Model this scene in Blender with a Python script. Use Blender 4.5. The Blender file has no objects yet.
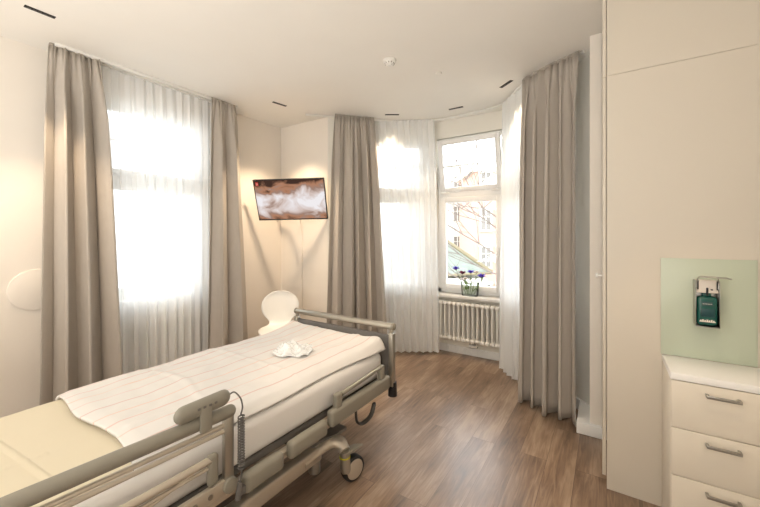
import bpy, bmesh, math, random
from mathutils import Vector, Matrix, noise
random.seed(7)
C = bpy.context.scene
COL = bpy.context.scene.collection
PI = math.pi

# ---------------------------------------------------------------- materials
def s2l(c):
    return tuple((x/12.92 if x <= .04045 else ((x+.055)/1.055)**2.4) for x in c)
def hexc(r, g, b): return s2l((r/255, g/255, b/255)) + (1,)
def mat(name, col, rough=.5, metal=0, bump=0, bscale=200, var=0, vscale=3, spec=.5, coat=0, stretch=(1,1,1)):
    m = bpy.data.materials.new(name); m.use_nodes = True
    nt = m.node_tree; b = nt.nodes['Principled BSDF']
    b.inputs['Base Color'].default_value = col; b.inputs['Roughness'].default_value = rough
    b.inputs['Metallic'].default_value = metal; b.inputs['Specular IOR Level'].default_value = spec
    b.inputs['Coat Weight'].default_value = coat
    tc = nt.nodes.new('ShaderNodeTexCoord'); mp = nt.nodes.new('ShaderNodeMapping')
    mp.inputs['Scale'].default_value = stretch
    nt.links.new(tc.outputs['Object'], mp.inputs['Vector'])
    n = nt.nodes.new('ShaderNodeTexNoise'); n.inputs['Scale'].default_value = bscale; n.inputs['Detail'].default_value = 3
    nt.links.new(mp.outputs[0], n.inputs['Vector'])
    if bump:
        bp = nt.nodes.new('ShaderNodeBump'); bp.inputs['Strength'].default_value = bump; bp.inputs['Distance'].default_value = .002
        nt.links.new(n.outputs['Fac'], bp.inputs['Height']); nt.links.new(bp.outputs[0], b.inputs['Normal'])
    n2 = nt.nodes.new('ShaderNodeTexNoise'); n2.inputs['Scale'].default_value = vscale; n2.inputs['Detail'].default_value = 4
    nt.links.new(mp.outputs[0], n2.inputs['Vector'])
    mx = nt.nodes.new('ShaderNodeMix'); mx.data_type = 'RGBA'
    v = max(var, .02)
    mx.inputs[6].default_value = tuple(c*(1-v) for c in col[:3])+(1,); mx.inputs[7].default_value = tuple(min(1, c*(1+v)) for c in col[:3])+(1,)
    nt.links.new(n2.outputs['Fac'], mx.inputs[0]); nt.links.new(mx.outputs[2], b.inputs['Base Color'])
    return m
M = {}
M['wall'] = mat('wall_paint', hexc(240,233,223), .85, bump=.15, bscale=90, spec=.2)
M['baywall'] = mat('bay_paint', hexc(242,238,228), .8, spec=.2)
M['ceil'] = mat('ceiling_paint', hexc(244,240,232), .85, spec=.2)
M['white'] = mat('white_lacquer', hexc(246,245,242), .35)
M['cab'] = mat('cabinet_laminate', hexc(212,204,190), .42)
M['drawer'] = mat('drawer_laminate', hexc(228,220,205), .38)
M['gap'] = mat('dark_gap', hexc(60,54,46), .8)
M['black'] = mat('black_plastic', hexc(30,30,32), .45)
M['slot'] = mat('slot_dark', hexc(36,30,28), .6)
M['grey'] = mat('grey_plastic', hexc(146,141,128), .5, bump=.05)
M['dgrey'] = mat('dark_grey_panel', hexc(112,108,104), .55)
M['steel'] = mat('brushed_steel', hexc(184,180,170), .3, metal=.85, bump=.03)
M['beige_metal'] = mat('powder_coated_metal', hexc(204,194,178), .32, metal=.45)
M['chrome'] = mat('satin_chrome', hexc(170,168,162), .28, metal=1)
M['darkmetal'] = mat('dark_metal', hexc(75,72,68), .4, metal=.5)
M['curtain'] = mat('greige_linen', hexc(186,178,168), .9, bump=.5, bscale=260, var=.06, vscale=40, spec=.1, stretch=(1,1,.35))
M['blanket'] = mat('cream_blanket', hexc(232,222,198), .85, bump=.15, bscale=300, spec=.1)
M['mattress'] = mat('white_sheet', hexc(236,233,229), .85, bump=.15, bscale=300, spec=.1)
M['chair'] = mat('chair_white', hexc(248,246,240), .3)
M['radiator'] = mat('radiator_enamel', hexc(240,238,232), .35)
M['purple'] = mat('violet_petal', hexc(82,58,200), .6)
M['plum'] = mat('plum_petal', hexc(120,40,80), .6)
M['pinkp'] = mat('pale_petal', hexc(235,225,215), .6)
M['stem'] = mat('green_stem', hexc(120,145,80), .6)
M['yellow'] = mat('yellow_ring', hexc(220,215,60), .5)
M['red'] = mat('red_logo', hexc(225,60,60), .5)
M['paper'] = mat('white_label', hexc(236,226,214), .5)
M['green'] = mat('green_bottle', hexc(26,84,76), .25)
M['dkgreen'] = mat('dark_label', hexc(14,62,66), .4)
M['bark'] = mat('bark', hexc(104,94,86), .9, var=.2)
M['copper'] = mat('pale_green_roof', hexc(108,114,104), .85, var=.35, vscale=3)
M['roofedge'] = mat('ochre_roof_edge', hexc(108,98,74), .8, var=.15)
M['pinkwall'] = mat('pink_facade', hexc(186,148,132), .9, var=.1)
M['creamwall'] = mat('cream_facade', hexc(205,200,190), .9)
M['extwin'] = mat('facade_window', hexc(120,115,108), .3)
M['grass'] = mat('ground_outside', hexc(110,110,95), .9, var=.2)
M['skin_pouch'] = mat('pouch_white', hexc(240,242,242), .25, bump=.4, bscale=60, coat=.5)
M['track'] = mat('track_white', hexc(238,236,230), .4)
M['floorpl'] = M['white']

def glass(name, tint=(1,1,1,1), gl=.08):
    m = bpy.data.materials.new(name); m.use_nodes = True; nt = m.node_tree; nt.nodes.clear()
    o = nt.nodes.new('ShaderNodeOutputMaterial'); t = nt.nodes.new('ShaderNodeBsdfTransparent'); g = nt.nodes.new('ShaderNodeBsdfGlossy')
    t.inputs[0].default_value = tint; g.inputs['Roughness'].default_value = .02
    f = nt.nodes.new('ShaderNodeFresnel'); f.inputs[0].default_value = 1.4
    x = nt.nodes.new('ShaderNodeMixShader'); nt.links.new(f.outputs[0], x.inputs[0]); nt.links.new(t.outputs[0], x.inputs[1]); nt.links.new(g.outputs[0], x.inputs[2])
    nt.links.new(x.outputs[0], o.inputs[0]); return m
M['glass'] = glass('window_glass')
M['vase'] = glass('vase_glass', (.95,.985,.97,1))

def sheer_mat():
    m = bpy.data.materials.new('sheer_voile'); m.use_nodes = True; nt = m.node_tree; nt.nodes.clear()
    o = nt.nodes.new('ShaderNodeOutputMaterial')
    t = nt.nodes.new('ShaderNodeBsdfTransparent'); d = nt.nodes.new('ShaderNodeBsdfDiffuse'); tr = nt.nodes.new('ShaderNodeBsdfTranslucent')
    d.inputs[0].default_value = (.97,.97,.96,1); tr.inputs[0].default_value = (.97,.98,.97,1); t.inputs[0].default_value = (1,1,1,1)
    a = nt.nodes.new('ShaderNodeMixShader'); a.inputs[0].default_value = .36
    nt.links.new(d.outputs[0], a.inputs[1]); nt.links.new(tr.outputs[0], a.inputs[2])
    b = nt.nodes.new('ShaderNodeMixShader')
    lw = nt.nodes.new('ShaderNodeLayerWeight'); lw.inputs[0].default_value = .35
    mr = nt.nodes.new('ShaderNodeMapRange'); mr.inputs[3].default_value = .82; mr.inputs[4].default_value = .97
    tc = nt.nodes.new('ShaderNodeTexCoord'); n = nt.nodes.new('ShaderNodeTexNoise'); n.inputs['Scale'].default_value = 400
    nt.links.new(tc.outputs['Object'], n.inputs['Vector'])
    ad = nt.nodes.new('ShaderNodeMath'); ad.operation = 'MULTIPLY_ADD'; ad.inputs[1].default_value = .1
    nt.links.new(n.outputs['Fac'], ad.inputs[0]); nt.links.new(lw.outputs['Facing'], ad.inputs[2])
    nt.links.new(ad.outputs[0], mr.inputs[0]); nt.links.new(mr.outputs[0], b.inputs[0])
    nt.links.new(t.outputs[0], b.inputs[1]); nt.links.new(a.outputs[0], b.inputs[2]); nt.links.new(b.outputs[0], o.inputs[0]); return m
M['sheer'] = sheer_mat()

def floor_mat():
    m = bpy.data.materials.new('wood_planks'); m.use_nodes = True; nt = m.node_tree; b = nt.nodes['Principled BSDF']
    L = nt.links.new; N = nt.nodes.new
    tc = N('ShaderNodeTexCoord'); mp = N('ShaderNodeMapping'); mp.inputs['Rotation'].default_value = (0,0,PI/2)
    L(tc.outputs['Object'], mp.inputs['Vector'])
    br = N('ShaderNodeTexBrick'); br.inputs['Scale'].default_value = 1; br.inputs['Brick Width'].default_value = 1.25; br.inputs['Row Height'].default_value = .165
    br.inputs['Mortar Size'].default_value = .0012; br.inputs['Mortar Smooth'].default_value = .2; br.offset = .37
    br.inputs['Color1'].default_value = (0,0,0,1); br.inputs['Color2'].default_value = (1,1,1,1); br.inputs['Mortar'].default_value = (.5,.5,.5,1); br.inputs['Bias'].default_value = 0
    L(mp.outputs[0], br.inputs['Vector'])
    mp2 = N('ShaderNodeMapping'); mp2.inputs['Scale'].default_value = (2.2, 26, 1); L(mp.outputs[0], mp2.inputs['Vector'])
    ofs = N('ShaderNodeVectorMath'); ofs.operation = 'MULTIPLY_ADD'; L(br.outputs['Color'], ofs.inputs[0]); ofs.inputs[1].default_value = (9,5,3); L(mp2.outputs[0], ofs.inputs[2])
    n = N('ShaderNodeTexNoise'); n.inputs['Scale'].default_value = 1.3; n.inputs['Detail'].default_value = 7; n.inputs['Roughness'].default_value = .6; n.inputs['Distortion'].default_value = 1.6
    L(ofs.outputs[0], n.inputs['Vector'])
    n3 = N('ShaderNodeTexNoise'); n3.inputs['Scale'].default_value = 2.3; n3.inputs['Detail'].default_value = 3; 
    mp3 = N('ShaderNodeMapping'); mp3.inputs['Scale'].default_value = (1,3,1); L(mp.outputs[0], mp3.inputs['Vector'])
    ofs3 = N('ShaderNodeVectorMath'); ofs3.operation = 'MULTIPLY_ADD'; L(br.outputs['Color'], ofs3.inputs[0]); ofs3.inputs[1].default_value = (4,7,3); L(mp3.outputs[0], ofs3.inputs[2])
    L(ofs3.outputs[0], n3.inputs['Vector'])
    cr = N('ShaderNodeValToRGB'); e = cr.color_ramp.elements
    e[0].position = .32; e[0].color = hexc(94,76,62); e[1].position = .68; e[1].color = hexc(172,150,128)
    x = e.new(.5); x.color = hexc(136,112,92)
    mixf = N('ShaderNodeMath'); mixf.operation = 'MULTIPLY_ADD'; L(n3.outputs['Fac'], mixf.inputs[0]); mixf.inputs[1].default_value = .55
    hf = N('ShaderNodeMath'); hf.operation = 'MULTIPLY'; hf.inputs[1].default_value = .5; L(n.outputs['Fac'], hf.inputs[0]); L(hf.outputs[0], mixf.inputs[2])
    b2 = N('ShaderNodeMath'); b2.operation = 'MULTIPLY_ADD'; L(br.outputs['Color'], b2.inputs[0]); b2.inputs[1].default_value = .10; 
    sb = N('ShaderNodeMath'); sb.operation = 'SUBTRACT'; L(mixf.outputs[0], sb.inputs[0]); sb.inputs[1].default_value = .07; L(sb.outputs[0], b2.inputs[2])
    L(b2.outputs[0], cr.inputs[0])
    mx = N('ShaderNodeMix'); mx.data_type = 'RGBA'; mx.blend_type = 'MULTIPLY'; L(br.outputs['Fac'], mx.inputs[0]); L(cr.outputs[0], mx.inputs[6]); mx.inputs[7].default_value = (.45,.4,.38,1)
    L(mx.outputs[2], b.inputs['Base Color'])
    rr = N('ShaderNodeMapRange'); rr.inputs[3].default_value = .25; rr.inputs[4].default_value = .38; L(n.outputs['Fac'], rr.inputs[0]); L(rr.outputs[0], b.inputs['Roughness'])
    bp = N('ShaderNodeBump'); bp.inputs['Strength'].default_value = .25; bp.inputs['Distance'].default_value = .002; L(n.outputs['Fac'], bp.inputs['Height']); L(bp.outputs[0], b.inputs['Normal'])
    b.inputs['Specular IOR Level'].default_value = .8
    return m
M['floor'] = floor_mat()

def duvet_mat():
    m = mat('striped_cotton', hexc(236,233,229), .85, bump=.2, bscale=220, spec=.1)
    nt = m.node_tree; b = nt.nodes['Principled BSDF']; L = nt.links.new; N = nt.nodes.new
    tc = N('ShaderNodeUVMap')
    sx = N('ShaderNodeSeparateXYZ'); L(tc.outputs[0], sx.inputs[0])
    nn = N('ShaderNodeTexNoise'); nn.inputs['Scale'].default_value = 3; L(tc.outputs[0], nn.inputs['Vector'])
    cr = N('ShaderNodeValToRGB'); el = cr.color_ramp.elements; base = hexc(236,233,229)
    el[0].position = 0; el[0].color = base; el[1].position = 1; el[1].color = base
    lines = [(.07,(236,205,192)),(.17,(222,178,168)),(.27,(236,202,184)),(.36,(230,205,200)),(.47,(216,176,168)),(.58,(236,200,182)),(.68,(228,190,180)),(.79,(234,206,194)),(.90,(216,176,166))]
    for p, c in lines:
        a = el.new(p-.006); a.color = base; q = el.new(p); q.color = hexc(*c); a2 = el.new(p+.006); a2.color = base
    L(sx.outputs['X'], cr.inputs[0]); L(cr.outputs[0], b.inputs['Base Color'])
    return m
M['duvet'] = duvet_mat()

def emis_screen():
    m = bpy.data.materials.new('tv_picture'); m.use_nodes = True; nt = m.node_tree; nt.nodes.clear(); L = nt.links.new; N = nt.nodes.new
    o = N('ShaderNodeOutputMaterial'); e = N('ShaderNodeEmission'); e.inputs[1].default_value = .8
    tc = N('ShaderNodeTexCoord'); mp = N('ShaderNodeMapping'); mp.inputs['Scale'].default_value = (2.4,1,4.2); mp.inputs['Rotation'].default_value = (0,.35,0); mp.inputs['Location'].default_value = (2.25,3,1.4)
    L(tc.outputs['Object'], mp.inputs[0])
    n = N('ShaderNodeTexNoise'); n.inputs['Scale'].default_value = 1.15; n.inputs['Detail'].default_value = 6; n.inputs['Distortion'].default_value = 1.0; L(mp.outputs[0], n.inputs['Vector'])
    # bright blob in the middle, darker towards the edges
    sx = N('ShaderNodeSeparateXYZ'); L(tc.outputs['Object'], sx.inputs[0])
    az = N('ShaderNodeMath'); az.operation = 'ABSOLUTE'; L(sx.outputs['Z'], az.inputs[0])
    zz = N('ShaderNodeMath'); zz.operation = 'POWER'; zz.inputs[1].default_value = 2; L(az.outputs[0], zz.inputs[0])
    sc = N('ShaderNodeMath'); sc.operation = 'MULTIPLY_ADD'; L(zz.outputs[0], sc.inputs[0]); sc.inputs[1].default_value = -5.0; L(n.outputs['Fac'], sc.inputs[2])
    ad = N('ShaderNodeMath'); ad.operation = 'ADD'; L(sc.outputs[0], ad.inputs[0]); ad.inputs[1].default_value = .045
    cr = N('ShaderNodeValToRGB'); el = cr.color_ramp.elements
    el[0].position = .26; el[0].color = hexc(70,50,42); el[1].position = .64; el[1].color = hexc(240,236,238)
    a = el.new(.36); a.color = hexc(178,128,100); a = el.new(.43); a.color = hexc(158,130,116); a = el.new(.5); a.color = hexc(210,190,182)
    L(ad.outputs[0], cr.inputs[0]); L(cr.outputs[0], e.inputs[0]); L(e.outputs[0], o.inputs[0]); return m
M['screen'] = emis_screen()

# ---------------------------------------------------------------- mesh helpers
def nb(): return bmesh.new()
def box(bm, x0, x1, y0, y1, z0, z1, r=0, seg=2, mtx=None):
    t = bmesh.new(); bmesh.ops.create_cube(t, size=1)
    for v in t.verts: v.co = Vector(((x0+x1)/2+v.co.x*(x1-x0), (y0+y1)/2+v.co.y*(y1-y0), (z0+z1)/2+v.co.z*(z1-z0)))
    if r: bmesh.ops.bevel(t, geom=list(t.edges), offset=r, segments=seg, profile=.5, affect='EDGES')
    merge(bm, t, mtx)
def merge(bm, t, mtx=None):
    if mtx is not None: bmesh.ops.transform(t, matrix=mtx, verts=t.verts)
    me = bpy.data.meshes.new('t'); t.to_mesh(me); bm.from_mesh(me); bpy.data.meshes.remove(me); t.free()
def catmull(pts, n=8):
    P = [Vector(p) for p in pts]
    if len(P) < 3: return P
    out = []
    for i in range(len(P)-1):
        p0 = P[max(i-1,0)]; p1 = P[i]; p2 = P[i+1]; p3 = P[min(i+2,len(P)-1)]
        for k in range(n):
            t = k/n
            out.append(.5*((2*p1)+(-p0+p2)*t+(2*p0-5*p1+4*p2-p3)*t*t+(-p0+3*p1-3*p2+p3)*t**3))
    out.append(P[-1]); return out
def tube(bm, pts, r, seg=12, smooth=0, sx=1, sy=1, cap=True, rs=None):
    P = catmull(pts, smooth) if smooth else [Vector(p) for p in pts]
    rings = []; up = None
    for i, p in enumerate(P):
        d = (P[min(i+1,len(P)-1)]-P[max(i-1,0)]).normalized()
        if up is None: up = Vector((0,0,1)) if abs(d.z) < .9 else Vector((0,1,0))
        s = d.cross(up)
        if s.length < 1e-4: s = Vector((1,0,0))
        s.normalize(); u = s.cross(d).normalized(); up = u
        rr = rs[i] if rs else r
        rings.append([bm.verts.new(p+s*math.cos(2*PI*k/seg)*rr*sx+u*math.sin(2*PI*k/seg)*rr*sy) for k in range(seg)])
    for a, b in zip(rings, rings[1:]):
        for k in range(seg): bm.faces.new((a[k],a[(k+1)%seg],b[(k+1)%seg],b[k]))
    if cap: bm.faces.new(rings[0][::-1]); bm.faces.new(rings[-1])
def capsule(bm, a, b, r, seg=14, sx=1, sy=1):
    a = Vector(a); b = Vector(b); d = (b-a).normalized(); pts = []; rs = []
    for k in range(5):
        an = k/4*PI/2; pts.append(a+d*r*(1-math.cos(an))); rs.append(max(.0008, r*math.sin(an)))
    for k in range(5):
        an = k/4*PI/2; pts.append(b-d*r*(1-math.sin(an))); rs.append(max(.0008, r*math.cos(an)))
    tube(bm, pts, r, seg, rs=rs, sx=sx, sy=sy)
def disc(bm, c, axis, r, h, seg=32, r2=None, bev=0):
    t = bmesh.new(); bmesh.ops.create_cone(t, cap_ends=True, segments=seg, radius1=r, radius2=r if r2 is None else r2, depth=h)
    if bev:
        es = [e for e in t.edges if any(len(f.verts) > 4 for f in e.link_faces)]
        bmesh.ops.bevel(t, geom=es, offset=bev, segments=2, profile=.5, affect='EDGES')
    q = Vector((0,0,1)).rotation_difference(Vector(axis).normalized()).to_matrix().to_4x4()
    merge(bm, t, Matrix.Translation(Vector(c)) @ q)
def prism(bm, poly, z0, z1):
    a = [bm.verts.new((p[0],p[1],z0)) for p in poly]; b = [bm.verts.new((p[0],p[1],z1)) for p in poly]
    n = len(poly); bm.faces.new(a[::-1]); bm.faces.new(b)
    for k in range(n): bm.faces.new((a[k],a[(k+1)%n],b[(k+1)%n],b[k]))
def icos(bm, c, r, sub=2, sc=(1,1,1)):
    t = bmesh.new(); bmesh.ops.create_icosphere(t, subdivisions=sub, radius=r)
    merge(bm, t, Matrix.Translation(Vector(c)) @ Matrix.Diagonal((*sc,1)))

def obj(name, bm, m, parent=None, world=True, angle=35):
    bmesh.ops.recalc_face_normals(bm, faces=bm.faces)
    me = bpy.data.meshes.new(name); bm.to_mesh(me); bm.free()
    o = bpy.data.objects.new(name, me); COL.objects.link(o); me.materials.append(m)
    me.polygons.foreach_set('use_smooth', [True]*len(me.polygons)); me.set_sharp_from_angle(angle=math.radians(angle))
    if parent:
        o.parent = parent
        if world:
            off = Vector((0,0,0)); p = parent
            while p: off += p.location; p = p.parent
            me.transform(Matrix.Translation(-off))
    return o
def islands(name, bm, m, parent=None, world=True, angle=35):
    """one object per separate piece"""
    bm.verts.index_update(); seen = set(); out = []
    bm.verts.ensure_lookup_table()
    for v0 in bm.verts:
        if v0.index in seen: continue
        st = [v0]; seen.add(v0.index); isl = []
        while st:
            v = st.pop(); isl.append(v)
            for e in v.link_edges:
                w_ = e.other_vert(v)
                if w_.index not in seen: seen.add(w_.index); st.append(w_)
        nb_ = bmesh.new(); mp = {v.index: nb_.verts.new(v.co) for v in isl}; fs = set(f for v in isl for f in v.link_faces)
        for f in fs: nb_.faces.new([mp[v.index] for v in f.verts])
        out.append(obj(name, nb_, m, parent, world, angle))
    bm.free(); return out
def recenter(o):
    """put the origin of a single-mesh top-level thing at the middle of its base"""
    vs = [v.co for v in o.data.vertices]
    c = Vector(((min(v.x for v in vs)+max(v.x for v in vs))/2,(min(v.y for v in vs)+max(v.y for v in vs))/2,min(v.z for v in vs)))
    o.data.transform(Matrix.Translation(-c)); o.location = c; return o
def tag(o, label=None, cat=None, group=None, kind=None):
    if label: o['label'] = label
    if cat: o['category'] = cat
    if group: o['group'] = group
    if kind: o['kind'] = kind
    return o
def thing(name, label, cat, loc=(0,0,0), rz=0, group=None):
    o = bpy.data.objects.new(name, None); COL.objects.link(o); o.location = loc; o.rotation_euler = (0,0,rz); o.empty_display_size = .1
    return tag(o, label, cat, group)
def struct(name, bm=None, m=None, label=None, cat=None, loc=(0,0,0)):
    if bm is None:
        o = bpy.data.objects.new(name, None); COL.objects.link(o); o.location = loc
    else: o = obj(name, bm, m)
    o['kind'] = 'structure'; o['label'] = label or name; o['category'] = cat or name.split('_')[0]; return o

# ---------------------------------------------------------------- room
H = 2.95; XL = -3.75; YF = 3.25; YB = 4.2; T = .3
bL = (-2.9, YF); b1 = (-1.9, YB); b2 = (-.95, YB); bR = (-.06, 3.25); XR = .625; YBK = -2.2
bm = nb(); box(bm, XL-T, XR+T, YBK-.2, YB+.5, -.15, 0); struct('floor', bm, M['floor'], 'brown wood plank floor', 'floor')
bm = nb(); box(bm, XL-T, XR+T, YBK-.2, YB+.5, H, H+.2); struct('ceiling', bm, M['ceil'], 'smooth white plaster ceiling', 'ceiling')

def wallseg(name, p0, p1, m, label, hole=None, ext=(0,0)):
    """inner face from p0 to p1, room on the right hand side of p0->p1 reversed; thickness outwards (left normal)"""
    p0 = Vector(p0); p1 = Vector(p1); d = (p1-p0).normalized(); L = (p1-p0).length; n = Vector((-d.y, d.x))
    def P(u, w): q = p0+d*u+n*w; return (q.x, q.y)
    bm = nb()
    def blk(u0, u1, z0, z1): prism(bm, [P(u0,0),P(u1,0),P(u1,T),P(u0,T)], z0, z1)
    if hole:
        u0, u1, z0, z1 = hole
        blk(-ext[0], u0, 0, H); blk(u1, L+ext[1], 0, H); blk(u0, u1, 0, z0); blk(u0, u1, z1, H)
    else: blk(-ext[0], L+ext[1], 0, H)
    return struct(name, bm, m, label, 'wall')
# left wall: inner face x=XL, outward is -X : direction +Y gives left normal -X
WZ0, WZ1 = .74, 2.73
LW0, LW1 = 1.17, 2.17
wallseg('wall_left', (XL, YBK), (XL, YF), M['wall'], 'cream left wall with curtained window', (LW0-YBK, LW1-YBK, WZ0, WZ1), (T, T))
wallseg('wall_far', (XL, YF), bL, M['wall'], 'cream wall beside the bay behind the television')
sA = (Vector(b1)-Vector(bL)).length; sC = (Vector(bR)-Vector(b2)).length
wallseg('wall_bay_left', bL, b1, M['baywall'], 'angled left wall of the bay', (.12, 1.3, WZ0, WZ1))
wallseg('wall_bay_middle', b1, b2, M['baywall'], 'middle wall of the bay', (.04, .91, WZ0, WZ1), (.12,.12))
wallseg('wall_bay_right', b2, bR, M['baywall'], 'angled right wall of the bay', (.1, .98, WZ0, WZ1))
wallseg('wall_behind_wardrobe', bR, (XR+T, bR[1]), M['wall'], 'cream wall behind the wardrobe')
wallseg('wall_right', (XR, bR[1]), (XR, YBK), M['wall'], 'cream wall right of the drawers')
wallseg('wall_back', (XR+T, YBK), (XL-T, YBK), M['wall'], 'cream back wall')
# boxed pier and its plinth beside the right curtain
bm = nb(); box(bm, -.105, -.03, 3.0, 3.26, .085, H); struct('trim_1', bm, M['wall'], 'boxed cream pier beside wardrobe', 'pier')
bm = nb(); box(bm, -.19, -.0, 2.97, 3.4, 0, .085, .006); struct('trim_2', bm, M['white'], 'white plinth block at foot of the pier', 'plinth')
# baseboards
def bb(name, p0, p1, h=.09, t=.018, grooves=False):
    p0 = Vector(p0); p1 = Vector(p1); d = (p1-p0).normalized(); n = Vector((d.y,-d.x)); bm = nb()
    def P(u, w): q = p0+d*u+n*w; return (q.x,q.y)
    L = (p1-p0).length
    prism(bm, [P(0,0),P(L,0),P(L,t),P(0,t)], 0, h)
    if grooves:
        k = 0
        while .02+k*.03 < L-.02:
            u = .015+k*.03; prism(bm, [P(u,t),P(u+.018,t),P(u+.018,t+.006),P(u,t+.006)], .006, h-.006); k += 1
    struct(name, bm, M['white'], 'white skirting', 'baseboard')
bb('baseboard_left', (XL, YBK), (XL, YF)); bb('baseboard_far', (XL, YF), bL)
bb('baseboard_bay_left', bL, b1); bb('baseboard_bay_middle', b1, b2, .09, .02, True); bb('baseboard_bay_right', b2, bR)
bb('baseboard_back', (XR, YBK), (XL, YBK))

# windows: built in a local frame, u along the wall (x), outward = +y, z up
def window(name, p0, p1, u0, u1, tilt=0, sillw=.0, label=''):
    p0 = Vector(p0); p1 = Vector(p1); d = (p1-p0).normalized()
    o = struct(name, None, None, label, 'window', (p0.x, p0.y, 0)); o.rotation_euler = (0,0,math.atan2(d.y,d.x))
    y0, y1 = .04, .11; f = .05; zt = 2.0
    bm = nb()
    box(bm,u0,u0+f,y0,y1,WZ0,WZ1,.004); box(bm,u1-f,u1,y0,y1,WZ0,WZ1,.004); box(bm,u0,u1,y0,y1,WZ0,WZ0+f,.004); box(bm,u0,u1,y0,y1,WZ1-f,WZ1,.004)
    box(bm,u0+f,u1-f,y0-.012,y1,zt-.035,zt+.035,.004)
    obj('window_frame', bm, M['white'], o, False)
    # lower casement
    a, b, z0, z1 = u0+f, u1-f, WZ0+f, zt-.035; s = .065; e = bpy.data.objects
    bm = nb(); ya, yb = y0-.02, y1-.02
    box(bm,a,a+s,ya,yb,z0,z1,.006); box(bm,b-s,b,ya,yb,z0,z1,.006); box(bm,a+s,b-s,ya,yb,z0,z0+s,.006); box(bm,a+s,b-s,ya,yb,z1-s,z1,.006)
    cs = obj('casement_sash', bm, M['white'], o, False)
    bm = nb(); box(bm,a+s,b-s,ya+.03,ya+.036,z0+s,z1-s); obj('pane', bm, M['glass'], cs, False)
    bm = nb(); box(bm,b-s+.018,b-s+.046,ya-.01,ya,1.28,1.34,.003); box(bm,b-s+.024,b-s+.04,ya-.035,ya-.02,1.2,1.33,.005); box(bm,b-s+.024,b-s+.04,ya-.03,ya,1.3,1.32)
    obj('window_handle', bm, M['white'], cs, False)
    # hopper sash
    z0, z1 = zt+.035, WZ1-f; t = tilt
    R = Matrix.Translation((0,ya,z0)) @ Matrix.Rotation(t,4,'X') @ Matrix.Translation((0,-ya,-z0))
    def bx(bm,*k,**kw): box(bm,*k,mtx=R,**kw)
    bm = nb(); s = .055
    bx(bm,a,a+s,ya,yb,z0,z1,r=.006); bx(bm,b-s,b,ya,yb,z0,z1,r=.006); bx(bm,a+s,b-s,ya,yb,z0,z0+s,r=.006); bx(bm,a+s,b-s,ya,yb,z1-s,z1,r=.006)
    hs = obj('hopper_sash', bm, M['white'], o, False)
    bm = nb(); w = (b-a-2*s)/3
    for k in (1,2): bx(bm,a+s+w*k-.006,a+s+w*k+.006,ya+.024,ya+.042,z0+s,z1-s)
    zm = (z0+z1)/2; bx(bm,a+s,b-s,ya+.022,ya+.044,zm-.006,zm+.006)
    obj('glazing_bar', bm, M['chrome'] if tilt else M['white'], hs, False)
    bm = nb(); bx(bm,a+s,b-s,ya+.03,ya+.036,z0+s,z1-s); obj('pane', bm, M['glass'], hs, False)
    if tilt:
        bm = nb(); box(bm,a,a+.12,ya-.012,ya,z0-.02,z0-.004,.002); box(bm,b-.12,b,ya-.012,ya,z0-.02,z0-.004,.002)
        islands('hinge', bm, M['track'], o, False)
        bm = nb(); box(bm,u0+.0,u1,y0-.03,y0,WZ1-.03,WZ1-.012,.003); tube(bm,[(u0+.4,y0-.032,WZ1-.02),(u0+.55,y0-.06,WZ1-.03),(u0+.8,y0-.032,WZ1-.015)],.005,8,6)
        obj('opener_rod', bm, M['track'], o, False)
    bm = nb(); box(bm,u0-sillw,u1+sillw,-.13 if tilt else -.03,y0+.0,WZ0-.035,WZ0,.006); sl = obj('window_sill', bm, M['white'], o, False)
    return o
window('window_1', (XL, YBK), (XL, YF), LW0-YBK, LW1-YBK, 0, .0, 'white framed window behind left sheer')
window('window_2', bL, b1, .12, 1.3, 0, 0, 'left window of the bay behind sheer')
window('window_3', b1, b2, .04, .91, math.radians(11), 0, 'middle bay window with tilted upper sash')
window('window_4', b2, bR, .1, .98, 0, 0, 'right window of the bay behind sheer')

# radiators
def radiator(name, label, loc, rz, n, z0, z1, pitch=.058, ys=(-.04,0,.04), wall=.1):
    t = thing(name, label, 'radiator', loc, rz, None)
    for k in range(n):
        bm = nb(); x = (k-(n-1)/2)*pitch
        for y in ys: tube(bm, [(x,y,z0+.02),(x,y,z1-.02)], .0125, 10)
        box(bm, x-pitch*.46, x+pitch*.46, ys[0]-.018, ys[-1]+.018, z0, z0+.045, .016, 3); box(bm, x-pitch*.46, x+pitch*.46, ys[0]-.018, ys[-1]+.018, z1-.045, z1, .016, 3)
        obj('section', bm, M['radiator'], t, False)
    x = (n/2)*pitch
    for q in (.30,.36):
        bm = nb(); tube(bm, [(x-q,0,z0+.01),(x-q,0,z0-.06),(x-q,wall-.008,z0-.08)], .009, 8); obj('pipe', bm, M['chrome'], t, False)
    bm = nb(); box(bm, x-.38, x-.28, -.02, .03, z0-.06, z0-.03, .008); obj('valve', bm, M['radiator'], t, False)
    return t
radiator('radiator', 'white column radiator below the middle bay window sill', (-1.425, YB-.1, 0), 0, 14, .19, .66)
radiator('radiator', 'white radiator half hidden behind the left sheer curtain', (XL+.055, 1.67, 0), PI/2, 16, .17, .66, .058, (-.02,.02), .055)

# ---------------------------------------------------------------- tracks
tA = [(-3.05,3.02),(-2.62,3.46),(-2.3,3.78),(-1.93,4.04),(-1.42,4.06),(-.98,3.98),(-.72,3.62),(-.45,3.38),(-.15,3.2)]
pa = catmull([(x,y,H-.012) for x, y in tA], 8)
bm = nb(); tube(bm, pa, .012, 6, sx=1.6, sy=1); recenter(tag(obj('curtain_track', bm, M['track']), 'white curtain track curving along the bay ceiling', 'curtain track'))
bm = nb(); box(bm, -3.63, -3.59, .86, 2.42, H-.024, H, .003); box(bm, -3.55, -3.52, .86, 2.42, H-.024, H, .003); box(bm, -3.6, -3.54, .9, .93, H-.02, H); box(bm, -3.6, -3.54, 2.36, 2.39, H-.02, H)
recenter(tag(obj('curtain_track', bm, M['track']), 'straight white double curtain track above the left window', 'curtain track'))

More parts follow.
